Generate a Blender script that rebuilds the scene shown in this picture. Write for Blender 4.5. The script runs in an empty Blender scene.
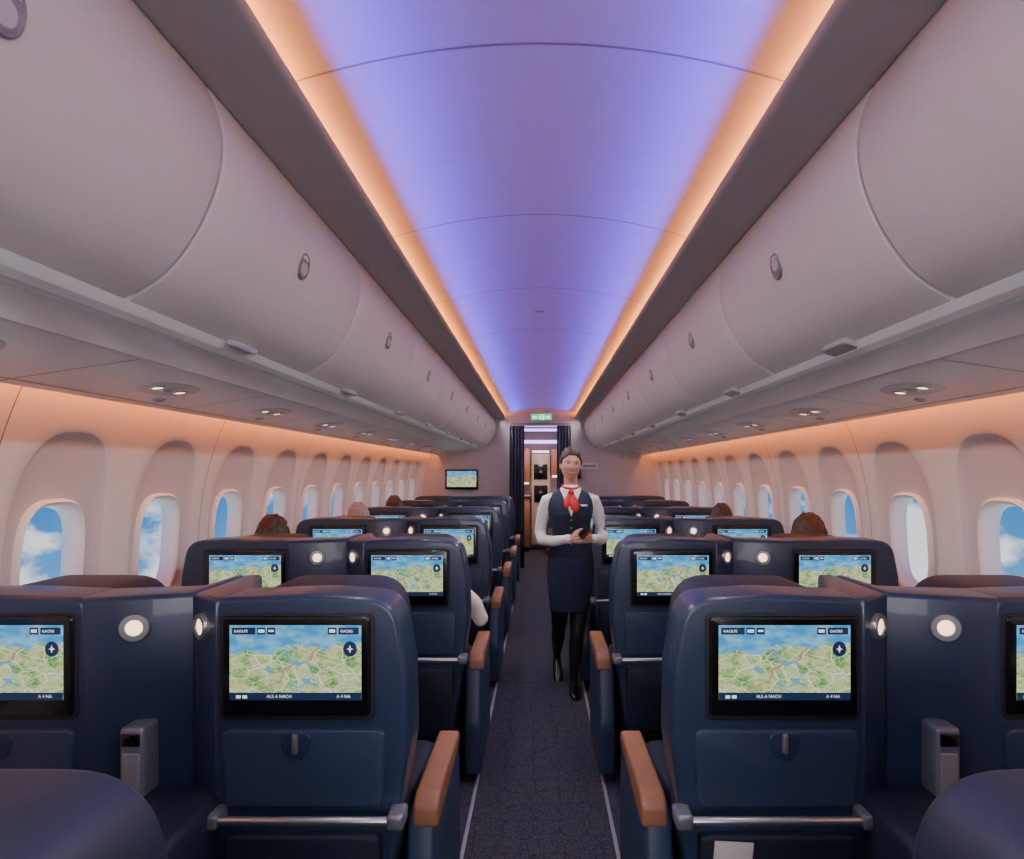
import bpy, bmesh, math, random
from mathutils import Vector, Matrix
from mathutils.bvhtree import BVHTree
random.seed(4)
C = bpy.context.scene.collection
PI = math.pi

# ---------------------------------------------------------------- materials
def M(name, col, rough=.5, metal=0., bump=0, bscale=300., var=.06, vscale=8., emit=None, es=0., coat=0., spec=.5, sheen=0.):
    m = bpy.data.materials.new(name); m.use_nodes = True
    nt = m.node_tree; b = nt.nodes['Principled BSDF']
    b.inputs['Roughness'].default_value = rough
    b.inputs['Metallic'].default_value = metal
    b.inputs['Specular IOR Level'].default_value = spec
    b.inputs['Coat Weight'].default_value = coat
    b.inputs['Sheen Weight'].default_value = sheen
    tc = nt.nodes.new('ShaderNodeTexCoord')
    n = nt.nodes.new('ShaderNodeTexNoise'); n.inputs['Scale'].default_value = vscale; n.inputs['Detail'].default_value = 3
    nt.links.new(tc.outputs['Object'], n.inputs['Vector'])
    r = nt.nodes.new('ShaderNodeValToRGB')
    r.color_ramp.elements[0].position = .3; r.color_ramp.elements[1].position = .7
    r.color_ramp.elements[0].color = (*[c*(1-var) for c in col], 1)
    r.color_ramp.elements[1].color = (*[min(1, c*(1+var)) for c in col], 1)
    nt.links.new(n.outputs['Fac'], r.inputs['Fac']); nt.links.new(r.outputs['Color'], b.inputs['Base Color'])
    if bump > 0:
        n2 = nt.nodes.new('ShaderNodeTexNoise'); n2.inputs['Scale'].default_value = bscale; n2.inputs['Detail'].default_value = 2
        nt.links.new(tc.outputs['Object'], n2.inputs['Vector'])
        bp = nt.nodes.new('ShaderNodeBump'); bp.inputs['Strength'].default_value = bump; bp.inputs['Distance'].default_value = .002
        nt.links.new(n2.outputs['Fac'], bp.inputs['Height']); nt.links.new(bp.outputs['Normal'], b.inputs['Normal'])
    if emit:
        b.inputs['Emission Color'].default_value = (*emit, 1); b.inputs['Emission Strength'].default_value = es
    return m

WALL = M('sidewall_panel', (.76, .75, .78), .55, var=.01)
RECESS = M('window_recess', (.62, .60, .65), .6, var=.01)  # greyer than the wall panel: shade of the recess put into the colour
FRAME = M('window_frame_white', (.90, .91, .93), .35, var=.01)
CEIL = M('ceiling_panel', (.46, .47, .60), .45, var=.01)
COVE = M('cove_trim', (.40, .38, .41), .5, var=.01)
BIN = M('bin_door', (.63, .60, .635), .40, bump=.02, var=.012)
BINDARK = M('bin_gap', (.05, .045, .05), .7)
RAIL = M('bin_rail', (.76, .80, .84), .30, metal=.15, var=.02)
PSU = M('psu_panel', (.76, .78, .82), .34, var=.01)
SEAM = M('panel_seam', (.24, .22, .25), .7)
NAVY = M('seat_shell_navy', (.022, .042, .092), .33, bump=.05, bscale=500, var=.08, coat=.2)
NAVYP = M('seat_panel_navy', (.026, .049, .102), .42, bump=.05, bscale=500, var=.06)
LEATH = M('seat_leather', (.011, .018, .038), .48, bump=.25, bscale=160, var=.15)
DARK = M('seat_base_dark', (.010, .014, .026), .6)
TAN = M('armrest_tan', (.33, .148, .070), .42, bump=.12, bscale=200, var=.12)
BLACK = M('gloss_black', (.005, .005, .007), .18, coat=.3)
CHROME = M('brushed_metal', (.55, .57, .60), .3, metal=.9, var=.05)
SILVER = M('silver_plastic', (.22, .24, .29), .35, metal=.5)
HOLD = M('holder_face', (.34, .36, .41), .3, metal=.4)
PAPER = M('paper', (.75, .74, .72), .8)
CURT = M('curtain_fabric', (.06, .065, .11), .85, bump=.3, bscale=400, var=.15)
BULK = M('bulkhead_laminate', (.58, .55, .59), .5, var=.02)
GALLEY = M('galley_laminate', (.34, .23, .17), .45, var=.15)
STOW1 = M('stowage_wood', (.38, .18, .10), .4, var=.3, vscale=3)
STOW2 = M('stowage_cream', (.60, .50, .42), .4, var=.1)
LAMPW = M('warm_lamp', (.9, .8, .7), .4, emit=(1., .64, .38), es=2.8)
LAMPC = M('reading_lamp', (.9, .9, .9), .4, emit=(1., .76, .52), es=3.2)
VIOL = M('violet_strip', (.5, .4, .9), .4, emit=(.42, .28, 1.), es=4)
CHIP = M('screen_chip', (.01, .02, .05), .4, emit=(.01, .03, .09), es=.6)
TXT = M('screen_text', (.9, .9, .9), .4, emit=(.8, .87, .95), es=.9)
SKIN = M('skin', (.64, .36, .255), .5, var=.05, vscale=22)
SKIN2 = M('skin_light', (.64, .39, .29), .5, var=.05, vscale=30)
SHIRT = M('white_shirt', (.93, .93, .94), .8, bump=.2, bscale=60, var=.02)
VEST = M('navy_vest', (.012, .020, .044), .75, bump=.2, bscale=120, var=.1)
SKIRT = M('navy_skirt', (.014, .027, .062), .8, bump=.2, bscale=120, var=.1)
TIGHTS = M('black_tights', (.006, .006, .008), .55)
SHOE = M('black_shoe', (.006, .006, .007), .25)
RED = M('red_scarf', (.55, .008, .018), .5, bump=.2, bscale=90, var=.15)
HAIRD = M('hair_dark', (.050, .023, .013), .5, bump=.6, bscale=90, var=.4, vscale=60)
HAIRB = M('hair_brown', (.075, .036, .020), .55, bump=.6, bscale=90, var=.4, vscale=60)
HAIRG = M('hair_blond', (.42, .33, .27), .55, bump=.6, bscale=90, var=.3, vscale=60)
EYEW = M('eye_white', (.8, .8, .8), .3); IRIS = M('iris', (.03, .018, .01), .2)
LIP = M('lip', (.46, .08, .07), .4); TEETH = M('teeth', (.95, .93, .90), .3)
GREEN = M('exit_green', (.02, .35, .12), .4, emit=(.02, .55, .2), es=1.5)
WHITE_E = M('exit_white', (.9, .9, .9), .4, emit=(.9, 1, .9), es=1.6)
GREY = M('grey_plastic', (.27, .27, .29), .4)
HLIGHT = M('latch_plate', (.34, .34, .37), .35)
LRING = M('latch_ring', (.17, .165, .18), .35)
PADDLE = M('latch_paddle', (.46, .45, .48), .4)
PLATE = M('psu_plate', (.5, .5, .53), .35)
CLOTH1 = M('passenger_knit', (.10, .11, .14), .85, bump=.3, bscale=150)
TROUS = M('trousers', (.03, .035, .05), .85)

def carpet():
    m = bpy.data.materials.new('carpet'); m.use_nodes = True; nt = m.node_tree; b = nt.nodes['Principled BSDF']
    L = nt.links.new; N = nt.nodes.new
    b.inputs['Roughness'].default_value = .95; b.inputs['Specular IOR Level'].default_value = .15
    tc = N('ShaderNodeTexCoord')
    v = N('ShaderNodeTexVoronoi'); v.feature = 'DISTANCE_TO_EDGE'; v.inputs['Scale'].default_value = 7.5; v.inputs['Randomness'].default_value = .45
    L(tc.outputs['Object'], v.inputs['Vector'])
    r = N('ShaderNodeValToRGB'); r.color_ramp.elements[0].position = .015; r.color_ramp.elements[1].position = .04
    r.color_ramp.elements[0].color = (1, 1, 1, 1); r.color_ramp.elements[1].color = (0, 0, 0, 1)
    L(v.outputs['Distance'], r.inputs['Fac'])
    v2 = N('ShaderNodeTexVoronoi'); v2.inputs['Scale'].default_value = 130
    L(tc.outputs['Object'], v2.inputs['Vector'])
    r2 = N('ShaderNodeValToRGB'); r2.color_ramp.elements[0].position = .15; r2.color_ramp.elements[1].position = .6
    r2.color_ramp.elements[0].color = (.105, .105, .128, 1); r2.color_ramp.elements[1].color = (.042, .042, .056, 1)
    L(v2.outputs['Distance'], r2.inputs['Fac'])
    mx = N('ShaderNodeMix'); mx.data_type = 'RGBA'
    mul = N('ShaderNodeMath'); mul.operation = 'MULTIPLY'; mul.inputs[1].default_value = .38
    L(r.outputs['Color'], mul.inputs[0]); L(mul.outputs[0], mx.inputs[0])
    L(r2.outputs['Color'], mx.inputs[6]); mx.inputs[7].default_value = (.014, .014, .024, 1)
    L(mx.outputs[2], b.inputs['Base Color'])
    bp = N('ShaderNodeBump'); bp.inputs['Strength'].default_value = .5; bp.inputs['Distance'].default_value = .003
    L(v2.outputs['Distance'], bp.inputs['Height']); L(bp.outputs['Normal'], b.inputs['Normal'])
    return m
CARPET = carpet()

def mapmat():
    m = bpy.data.materials.new('map_display'); m.use_nodes = True; nt = m.node_tree; b = nt.nodes['Principled BSDF']
    L = nt.links.new; N = nt.nodes.new
    tc = N('ShaderNodeTexCoord'); sep = N('ShaderNodeSeparateXYZ'); L(tc.outputs['UV'], sep.inputs[0])
    def math_(op, a, bb, clamp=False):
        n = N('ShaderNodeMath'); n.operation = op; n.use_clamp = clamp
        for i, q in enumerate((a, bb)):
            if q is None: continue
            if isinstance(q, (int, float)): n.inputs[i].default_value = q
            else: L(q, n.inputs[i])
        return n.outputs[0]
    def ramp(src, *els):
        r = N('ShaderNodeValToRGB'); cr = r.color_ramp
        while len(cr.elements) < len(els): cr.elements.new(.5)
        for e, (p, c) in zip(cr.elements, els): e.position = p; e.color = (*c, 1)
        L(src, r.inputs['Fac']); return r.outputs['Color']
    def mix(f, a, bb):
        x = N('ShaderNodeMix'); x.data_type = 'RGBA'
        for i, q in ((0, f), (6, a), (7, bb)):
            if isinstance(q, tuple): x.inputs[i].default_value = (*q, 1)
            else: L(q, x.inputs[i])
        return x.outputs[2]
    def noise(sc, d=4, vec=None):
        n = N('ShaderNodeTexNoise'); n.inputs['Scale'].default_value = sc; n.inputs['Detail'].default_value = d
        L(vec or tc.outputs['UV'], n.inputs['Vector']); return n.outputs['Fac']
    n1 = noise(6)
    land = ramp(n1, (.36, (.10, .32, .08)), (.46, (.30, .50, .14)), (.54, (.62, .62, .32)), (.60, (.40, .56, .22)), (.72, (.20, .44, .14)))
    def vor(sc, lo, hi):
        v = N('ShaderNodeTexVoronoi'); v.feature = 'DISTANCE_TO_EDGE'; v.inputs['Scale'].default_value = sc
        L(tc.outputs['UV'], v.inputs['Vector'])
        return ramp(v.outputs['Distance'], (lo, (.75, .75, .75)), (hi, (0, 0, 0)))
    land = mix(vor(18, .015, .04), land, (.76, .76, .55))
    land = mix(vor(6, .012, .03), land, (.92, .90, .72))
    c = math_('SUBTRACT', sep.outputs[0], math_('MULTIPLY', sep.outputs[1], .75))
    c = math_('SUBTRACT', c, math_('MULTIPLY', noise(3, 2), .35))
    c = math_('ABSOLUTE', math_('ADD', c, .02), None)
    land = mix(ramp(c, (.007, (1, 1, 1)), (.013, (0, 0, 0))), land, (.52, .24, .18))
    c2 = math_('ABSOLUTE', math_('SUBTRACT', math_('ADD', sep.outputs[0], math_('MULTIPLY', sep.outputs[1], .3)), math_('MULTIPLY', noise(4, 2), 1.3)), None)
    land = mix(ramp(c2, (.022, (1, 1, 1)), (.035, (0, 0, 0))), land, (.12, .40, .58))
    h = math_('ADD', sep.outputs[1], math_('MULTIPLY', noise(5, 4), .35))
    h = math_('ADD', h, math_('MULTIPLY', sep.outputs[0], -.13))
    sky = ramp(noise(7, 3), (.4, (.04, .32, .70)), (.65, (.22, .56, .84)))
    out = mix(ramp(h, (.785, (0, 0, 0)), (.81, (1, 1, 1))), land, sky)
    b.inputs['Base Color'].default_value = (.01, .01, .01, 1); b.inputs['Roughness'].default_value = .25
    L(out, b.inputs['Emission Color']); b.inputs['Emission Strength'].default_value = 1.05
    return m
MAP = mapmat()

def glassmat():
    m = bpy.data.materials.new('window_pane'); m.use_nodes = True; nt = m.node_tree
    nt.nodes.remove(nt.nodes['Principled BSDF']); out = nt.nodes['Material Output']
    t = nt.nodes.new('ShaderNodeBsdfTransparent'); g = nt.nodes.new('ShaderNodeBsdfGlossy'); g.inputs['Roughness'].default_value = .08
    t.inputs['Color'].default_value = (.95, .97, 1, 1)
    mx = nt.nodes.new('ShaderNodeMixShader'); mx.inputs[0].default_value = .03
    nt.links.new(t.outputs[0], mx.inputs[1]); nt.links.new(g.outputs[0], mx.inputs[2]); nt.links.new(mx.outputs[0], out.inputs['Surface'])
    return m
PANE = glassmat()

# ---------------------------------------------------------------- mesh helpers
def finish(me, mats, smooth=True, angle=40):
    for m in (mats if isinstance(mats, (list, tuple)) else [mats]): me.materials.append(m)
    if smooth:
        for p in me.polygons: p.use_smooth = True
        try: me.set_sharp_from_angle(angle=math.radians(angle))
        except Exception: pass
    return me
def mesh(name, v, f, mat, smooth=True, angle=40, recalc=True):
    me = bpy.data.meshes.new(name); me.from_pydata([tuple(q) for q in v], [], f)
    if recalc:
        bm = bmesh.new(); bm.from_mesh(me); bmesh.ops.recalc_face_normals(bm, faces=bm.faces); bm.to_mesh(me); bm.free()
    return finish(me, mat, smooth, angle)
def obj(name, me, parent=None, loc=(0, 0, 0), rot=(0, 0, 0)):
    o = bpy.data.objects.new(name, me); C.objects.link(o)
    o.location = loc; o.rotation_euler = rot
    if parent: o.parent = parent
    return o
def empty(name, loc=(0, 0, 0), rot=(0, 0, 0)):
    o = bpy.data.objects.new(name, None); C.objects.link(o); o.location = loc; o.rotation_euler = rot; o.empty_display_size = .1
    return o
def bevelmesh(name, bm, off, seg, mat, which):
    bmesh.ops.recalc_face_normals(bm, faces=bm.faces)
    if off > 0:
        es = which(bm)
        bmesh.ops.bevel(bm, geom=es, offset=off, segments=seg, affect='EDGES', profile=.5, clamp_overlap=True)
    me = bpy.data.meshes.new(name); bm.to_mesh(me); bm.free()
    return finish(me, mat, True, 35)
def rbox(name, x0, x1, y0, y1, z0, z1, bev, mat, seg=3):
    bm = bmesh.new(); bmesh.ops.create_cube(bm, size=1)
    for v in bm.verts:
        v.co = Vector(((x0+x1)/2+v.co.x*(x1-x0), (y0+y1)/2+v.co.y*(y1-y0), (z0+z1)/2+v.co.z*(z1-z0)))
    return bevelmesh(name, bm, bev, seg, mat, lambda b: b.edges[:])
def fillet(pts, rs, seg=6):
    out = []; n = len(pts)
    for i in range(n):
        p = Vector(pts[i]); a = Vector(pts[i-1]); b = Vector(pts[(i+1) % n]); r = rs[i] if isinstance(rs, (list, tuple)) else rs
        da = (a-p); db = (b-p)
        if r <= 0: out.append(tuple(p)); continue
        da_n = da.normalized(); db_n = db.normalized()
        ang = da_n.angle(db_n)
        if ang > PI-.05: out.append(tuple(p)); continue
        t = min(r/math.tan(ang/2), da.length*.49, db.length*.49)
        p0 = p+da_n*t; p1 = p+db_n*t
        for k in range(seg+1):
            u = k/seg; q = p0*(1-u)**2+p*2*u*(1-u)+p1*u*u
            out.append(tuple(q))
    return out
def prism(name, outl, plane, a, b, bev, mat, seg=3):
    bm = bmesh.new()
    def mk(p, t):
        return {'xz': (p[0], t, p[1]), 'yz': (t, p[0], p[1]), 'xy': (p[0], p[1], t)}[plane]
    va = [bm.verts.new(mk(p, a)) for p in outl]; vb = [bm.verts.new(mk(p, b)) for p in outl]
    n = len(outl)
    bm.faces.new(va); bm.faces.new(vb[::-1])
    for i in range(n): bm.faces.new([va[i], vb[i], vb[(i+1) % n], va[(i+1) % n]])
    sa = set(va); sb = set(vb)
    return bevelmesh(name, bm, bev, seg, mat, lambda B: [e for e in B.edges if (e.verts[0] in sa and e.verts[1] in sa) or (e.verts[0] in sb and e.verts[1] in sb)])
def catmull(pts, k=6):
    out = []; n = len(pts); P = [Vector(p) for p in pts]
    for i in range(n-1):
        p0 = P[i-1] if i > 0 else P[0]*2-P[1]; p1 = P[i]; p2 = P[i+1]; p3 = P[i+2] if i+2 < n else P[-1]*2-P[-2]
        for j in range(k):
            t = j/k
            out.append(tuple(.5*((2*p1)+(p2-p0)*t+(2*p0-5*p1+4*p2-p3)*t*t+(3*p1-p0-3*p2+p3)*t**3)))
    out.append(tuple(P[-1])); return out
def offset(prof, d):
    out = []
    for i, p in enumerate(prof):
        a = Vector(prof[max(0, i-1)]); b = Vector(prof[min(len(prof)-1, i+1)]); t = (b-a).normalized()
        out.append((p[0]-t.y*d, p[1]+t.x*d))
    return out
def sweep(name, prof, ys, mat, s=1, angle=40):
    v = []; f = []; n = len(prof)
    for y in ys:
        for p in prof: v.append((s*p[0], y, p[1]))
    for j in range(len(ys)-1):
        for i in range(n-1):
            f.append((j*n+i, j*n+i+1, (j+1)*n+i+1, (j+1)*n+i))
    return mesh(name, v, f, mat, True, angle, recalc=False)
def mirror(me):
    m2 = me.copy()
    for v in m2.vertices: v.co.x *= -1
    m2.flip_normals(); return m2
def frames(path):
    P = [Vector(p) for p in path]; out = []
    prev = None
    for i in range(len(P)):
        t = (P[min(i+1, len(P)-1)]-P[max(i-1, 0)]).normalized()
        if prev is None:
            r = Vector((0, 1, 0)) if abs(t.y) < .8 else Vector((1, 0, 0))
        else: r = prev
        b = (r-t*r.dot(t)).normalized(); a = b.cross(t).normalized(); prev = b
        out.append((P[i], a, b, t))
    return out
def tube_data(path, radii, n=16, rnd=True):
    R = [(r, r) if isinstance(r, (int, float)) else r for r in radii]
    fr = frames(path); rings = []
    if rnd:
        p, a, b, t = fr[0]; r = R[0]
        rings.append((p-t*max(r)*.85, a, b, (r[0]*.35, r[1]*.35))); rings.append((p-t*max(r)*.55, a, b, (r[0]*.8, r[1]*.8)))
    for (p, a, b, t), r in zip(fr, R): rings.append((p, a, b, r))
    if rnd:
        p, a, b, t = fr[-1]; r = R[-1]
        rings.append((p+t*max(r)*.55, a, b, (r[0]*.8, r[1]*.8))); rings.append((p+t*max(r)*.85, a, b, (r[0]*.35, r[1]*.35)))
    v = []; f = []
    for p, a, b, r in rings:
        for k in range(n):
            th = 2*PI*k/n; v.append(p+a*math.cos(th)*r[0]+b*math.sin(th)*r[1])
    for j in range(len(rings)-1):
        for k in range(n): f.append((j*n+k, j*n+(k+1) % n, (j+1)*n+(k+1) % n, (j+1)*n+k))
    f.append(tuple(range(n))[::-1]); f.append(tuple((len(rings)-1)*n+k for k in range(n)))
    return v, f
def tube(name, path, radii, mat, n=16, rnd=True):
    v, f = tube_data(path, radii, n, rnd); return mesh(name, v, f, mat)
def loft_data(rings, n=32):
    v = []; f = []
    for cx, cy, cz, rx, ry in rings:
        for k in range(n):
            th = 2*PI*k/n; c, s_ = math.cos(th), math.sin(th)
            v.append(Vector((cx+rx*math.copysign(abs(c)**.9, c), cy+ry*math.copysign(abs(s_)**.9, s_), cz)))
    m = len(rings)
    for j in range(m-1):
        for k in range(n): f.append((j*n+k, j*n+(k+1) % n, (j+1)*n+(k+1) % n, (j+1)*n+k))
    f.append(tuple(range(n))[::-1]); f.append(tuple((m-1)*n+k for k in range(n)))
    return v, f
def ellipsoid_data(c, r, nu=20, nv=12):
    v = [Vector((c[0], c[1], c[2]+r[2]))]; f = []
    for j in range(1, nv):
        ph = PI*j/nv
        for k in range(nu):
            th = 2*PI*k/nu; v.append(Vector((c[0]+r[0]*math.sin(ph)*math.cos(th), c[1]+r[1]*math.sin(ph)*math.sin(th), c[2]+r[2]*math.cos(ph))))
    v.append(Vector((c[0], c[1], c[2]-r[2])))
    for k in range(nu):
        f.append((0, 1+k, 1+(k+1) % nu)); e = len(v)-1; b = 1+(nv-2)*nu
        f.append((e, b+(k+1) % nu, b+k))
        for j in range(nv-2):
            a = 1+j*nu; f.append((a+k, a+nu+k, a+nu+(k+1) % nu, a+(k+1) % nu))
    return v, f
def disc_ring(name, ro, ri, h, mat_o, mat_i, n=28):
    v = []; f = []
    prof = [(ro, 0), (ro, -h*.6), (ro*.93, -h), (ri*1.08, -h), (ri, -h*.7)]
    for r, y in prof:
        for k in range(n):
            th = 2*PI*k/n; v.append((r*math.cos(th), y, r*math.sin(th)))
    m = len(prof)
    for j in range(m-1):
        for k in range(n): f.append((j*n+k, j*n+(k+1) % n, (j+1)*n+(k+1) % n, (j+1)*n+k))
    f.append(tuple((m-1)*n+k for k in range(n)))
    me = mesh(name, v, f, [mat_o, mat_i], angle=30)
    me.polygons[len(f)-1].material_index = 1
    return me
def remesh_parts(name, parts, voxel, smooth=2, override=None):
    v = []; f = []; mats = []; trees = []
    for (pv, pf), m in parts:
        o = len(v); v += pv; f += [tuple(i+o for i in q) for q in pf]
        trees.append(BVHTree.FromPolygons([tuple(q) for q in pv], pf))
        if m not in mats: mats.append(m)
    me = bpy.data.meshes.new(name+'_src'); me.from_pydata([tuple(q) for q in v], [], f)
    ob = bpy.data.objects.new(name+'_src', me); C.objects.link(ob)
    md = ob.modifiers.new('r', 'REMESH'); md.mode = 'VOXEL'; md.voxel_size = voxel
    dg = bpy.context.evaluated_depsgraph_get(); dg.update()
    out = bpy.data.meshes.new_from_object(ob.evaluated_get(dg))
    bpy.data.objects.remove(ob)
    out.materials.clear()
    if override:
        for m in override[1]:
            if m not in mats: mats.append(m)
    for m in mats: out.materials.append(m)
    for p in out.polygons:
        best = 9; bi = 0
        for i, t in enumerate(trees):
            h = t.find_nearest(p.center)
            if h[3] is not None and h[3] < best: best = h[3]; bi = i
        m = parts[bi][1]
        if override:
            q = override[0](p.center, m)
            if q: m = q
        p.material_index = mats.index(m); p.use_smooth = True
    bm = bmesh.new(); bm.from_mesh(out)
    for _ in range(smooth): bmesh.ops.smooth_vert(bm, verts=bm.verts, factor=.5, use_axis_x=True, use_axis_y=True, use_axis_z=True)
    bm.to_mesh(out); bm.free()
    return out

# ---------------------------------------------------------------- cabin shell
Y0, Y1 = -3.13, 10.80
wp = catmull([(1.80, 0.0), (1.84, .4), (1.865, .8), (1.865, 1.1), (1.84, 1.4), (1.79, 1.62), (1.725, 1.80), (1.64, 1.97)], 12)
def wallx(z):
    for i in range(len(wp)-1):
        if wp[i][1] <= z <= wp[i+1][1]:
            t = (z-wp[i][1])/(wp[i+1][1]-wp[i][1]+1e-9); return wp[i][0]*(1-t)+wp[i+1][0]*t
    return wp[-1][0] if z > 1 else wp[0][0]
def frange(a, b, n): return [a+(b-a)*i/n for i in range(n+1)]

me = rbox('floor', -1.9, 1.9, Y0, 14.0, -.06, 0, 0, CARPET); obj('floor', me)

ceil = empty('ceiling')
arch = [(x, 2.55-.27*x*x) for x in frange(-.635, .635, 28)]
obj('arch_panel', sweep('arch_panel', arch, frange(Y0, Y1, 12), CEIL), ceil)
crown = [(1.64, 1.965), (1.55, 2.2), (1.2, 2.5), (.7, 2.68), (0, 2.74), (-.7, 2.68), (-1.2, 2.5), (-1.55, 2.2), (-1.64, 1.965)]
obj('crown', sweep('crown', crown, [Y0, Y1], COVE), ceil)
seams = [1.60+1.06*k for k in range(-4, 9)]
seams = [y for y in seams if Y0+.05 < y < Y1-.05]
for y in seams:
    a2 = [(x, z-.0012) for x, z in arch]
    obj('arch_seam', sweep('arch_seam', a2, [y-.004, y+.004], SEAM), ceil)
for s in (-1, 1):
    lip = [(.74, 2.41), (.735, 2.398), (.70, 2.392), (.56, 2.398), (.548, 2.404), (.545, 2.415), (.548, 2.423), (.556, 2.424), (.562, 2.412), (.62, 2.412), (.64, 2.43), (.64, 2.46)]
    obj('cove_lip', sweep('cove_lip', lip, [Y0, Y1], COVE, s, 50), ceil)
obj('smoke_detector', prism('smoke_detector', fillet([(-.03, 4.25), (.03, 4.25), (.03, 4.31), (-.03, 4.31)], .02), 'xy', 2.543, 2.549, .002, HLIGHT), ceil)

def superr(th, a, bt, bb, n):
    c, s_ = abs(math.cos(th)), math.sin(th); b = bt if s_ >= 0 else bb
    return ((c/a)**n+(abs(s_)/b)**n)**(-1/n)
ZC = 1.19; HW = .365; TOP = .61; BOT = .39
angs = [2*PI*k/80 for k in range(80)]+[math.atan2(TOP, HW), math.atan2(TOP, -HW), math.atan2(-BOT, -HW) % (2*PI), math.atan2(-BOT, HW) % (2*PI)]
angs = sorted(set(round(a % (2*PI), 6) for a in angs)); NA = len(angs)
def rectr(th):
    c, s_ = math.cos(th), math.sin(th); r = 9
    if abs(c) > 1e-6: r = min(r, HW/abs(c))
    if s_ > 1e-6: r = min(r, TOP/s_)
    if s_ < -1e-6: r = min(r, BOT/-s_)
    return r
def loopset():
    arc = lambda th, k=1.: superr(th, .262*k, .505*k, .285*k, 3.0)
    w = lambda th, a, b: superr(th, a, b, b, 3.2)
    L = []
    L.append(([rectr(t) for t in angs], 0))
    L.append(([.66*rectr(t)+.34*arc(t) for t in angs], 0))
    L.append(([.33*rectr(t)+.67*arc(t) for t in angs], 0))
    L.append(([arc(t)+.004 for t in angs], 0))
    L.append(([arc(t) for t in angs], .002))
    L.append(([arc(t, .955) for t in angs], .014))
    L.append(([arc(t, .93) for t in angs], .017))
    L.append(([.5*arc(t, .93)+.5*w(t, .178, .246) for t in angs], .024))
    L.append(([w(t, .178, .246) for t in angs], .030))
    L.append(([w(t, .178, .246)-.004 for t in angs], .05))
    return L
LS = loopset()
def wall(side, s, y_first):
    v = []; f = []; mi = []
    ycs = [y_first+.73*k for k in range(-7, 11)]
    for yc in ycs:
        base = len(v)
        for rs, d in LS:
            for th, r in zip(angs, rs):
                y = yc+r*math.cos(th); z = ZC+r*math.sin(th)
                v.append((s*(wallx(z)+d), y, z))
        for j in range(len(LS)-1):
            for k in range(NA):
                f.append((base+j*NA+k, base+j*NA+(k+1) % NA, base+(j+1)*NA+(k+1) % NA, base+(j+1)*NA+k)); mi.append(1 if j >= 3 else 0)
    def strip(z0, z1, nz, ya, yb):
        zs = frange(z0, z1, nz); base = len(v)
        for y in (ya, yb):
            for z in zs: v.append((s*wallx(z), y, z))
        for i in range(nz): f.append((base+i, base+i+1, base+nz+2+i, base+nz+1+i)); mi.append(0)
    ya, yb = ycs[0]-HW, ycs[-1]+HW
    strip(0, .8, 12, ya, yb); strip(1.8, 1.97, 6, ya, yb)
    strip(0, 1.97, 30, Y0, ya); strip(0, 1.97, 30, yb, Y1)
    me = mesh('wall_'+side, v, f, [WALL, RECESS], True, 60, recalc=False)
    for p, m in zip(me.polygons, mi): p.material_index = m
    w = obj('wall_'+side, me)
    for i, yc in enumerate(ycs):
        if i % 2 == 0:
            pr = [(wallx(z)-.0012, z) for z in frange(.3, 1.97, 30)]
            obj('panel_seam', sweep('panel_seam', pr, [yc+HW-.003, yc+HW+.003], SEAM, s), w)
    pr = [(wallx(z)-.012, z) for z in frange(.70, .76, 3)]
    obj('dado_rail', sweep('dado_rail', [(wallx(.69), .69)]+pr+[(wallx(.77), .77)], [Y0, Y1], GREY, s), w)
    return ycs
yl = wall('left', -1, 2.62); yr = wall('right', 1, 2.73)
def window_mesh(s):
    v = []; f = []; mi = []
    w = lambda th, a, b: superr(th, a, b, b, 3.2)
    X0 = wallx(ZC)
    L = [(.184, .252, .034), (.180, .248, .012), (.172, .240, .005), (.164, .231, .010), (.159, .225, .025), (.156, .221, .05), (.153, .217, .085)]
    for a, b, d in L:
        for th in angs:
            r = w(th, a, b); y = r*math.cos(th); z = r*math.sin(th); v.append((s*(wallx(ZC+z)-X0+d), y, z))
    for j in range(len(L)-1):
        for k in range(NA): f.append((j*NA+k, j*NA+(k+1) % NA, (j+1)*NA+(k+1) % NA, (j+1)*NA+k)); mi.append(0)
    b0 = len(v)
    for th in angs:
        r = w(th, .154, .219); y = r*math.cos(th); z = r*math.sin(th); v.append((s*(wallx(ZC+z)-X0+.072), y, z))
    f.append(tuple(b0+k for k in range(NA))); mi.append(1)
    me = mesh('window', v, f, [FRAME, PANE], True, 40, recalc=False)
    for p, m in zip(me.polygons, mi): p.material_index = m
    return me
wn = 1
for s, ycs in ((-1, yl), (1, yr)):
    wm = window_mesh(s)
    for yc in ycs:
        obj('window_%d' % wn, wm, None, (s*wallx(ZC), yc, ZC)); wn += 1

obj('wall_rear', rbox('wall_rear', -1.95, 1.95, Y0-.08, Y0, 0, 2.76, 0, BULK))
def multi(name, boxes, mat, bev=0):
    bm = bmesh.new()
    for (x0, x1, y0, y1, z0, z1) in boxes:
        r = bmesh.ops.create_cube(bm, size=1)
        for q in r['verts']: q.co = Vector(((x0+x1)/2+q.co.x*(x1-x0), (y0+y1)/2+q.co.y*(y1-y0), (z0+z1)/2+q.co.z*(z1-z0)))
    return bevelmesh(name, bm, bev, 2, mat, lambda b: b.edges[:])
obj('wall_front', multi('wall_front', [(-1.95, -.47, Y1, Y1+.08, 0, 2.76), (.47, 1.95, Y1, Y1+.08, 0, 2.76), (-.47, .47, Y1, Y1+.08, 2.30, 2.76)], BULK))
obj('door_frame', multi('door_frame', [(-.49, -.455, Y1-.03, Y1+.10, 0, 2.32), (.455, .49, Y1-.03, Y1+.10, 0, 2.32), (-.455, .455, Y1-.03, Y1+.10, 2.285, 2.32)], GREY, .006))
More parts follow.
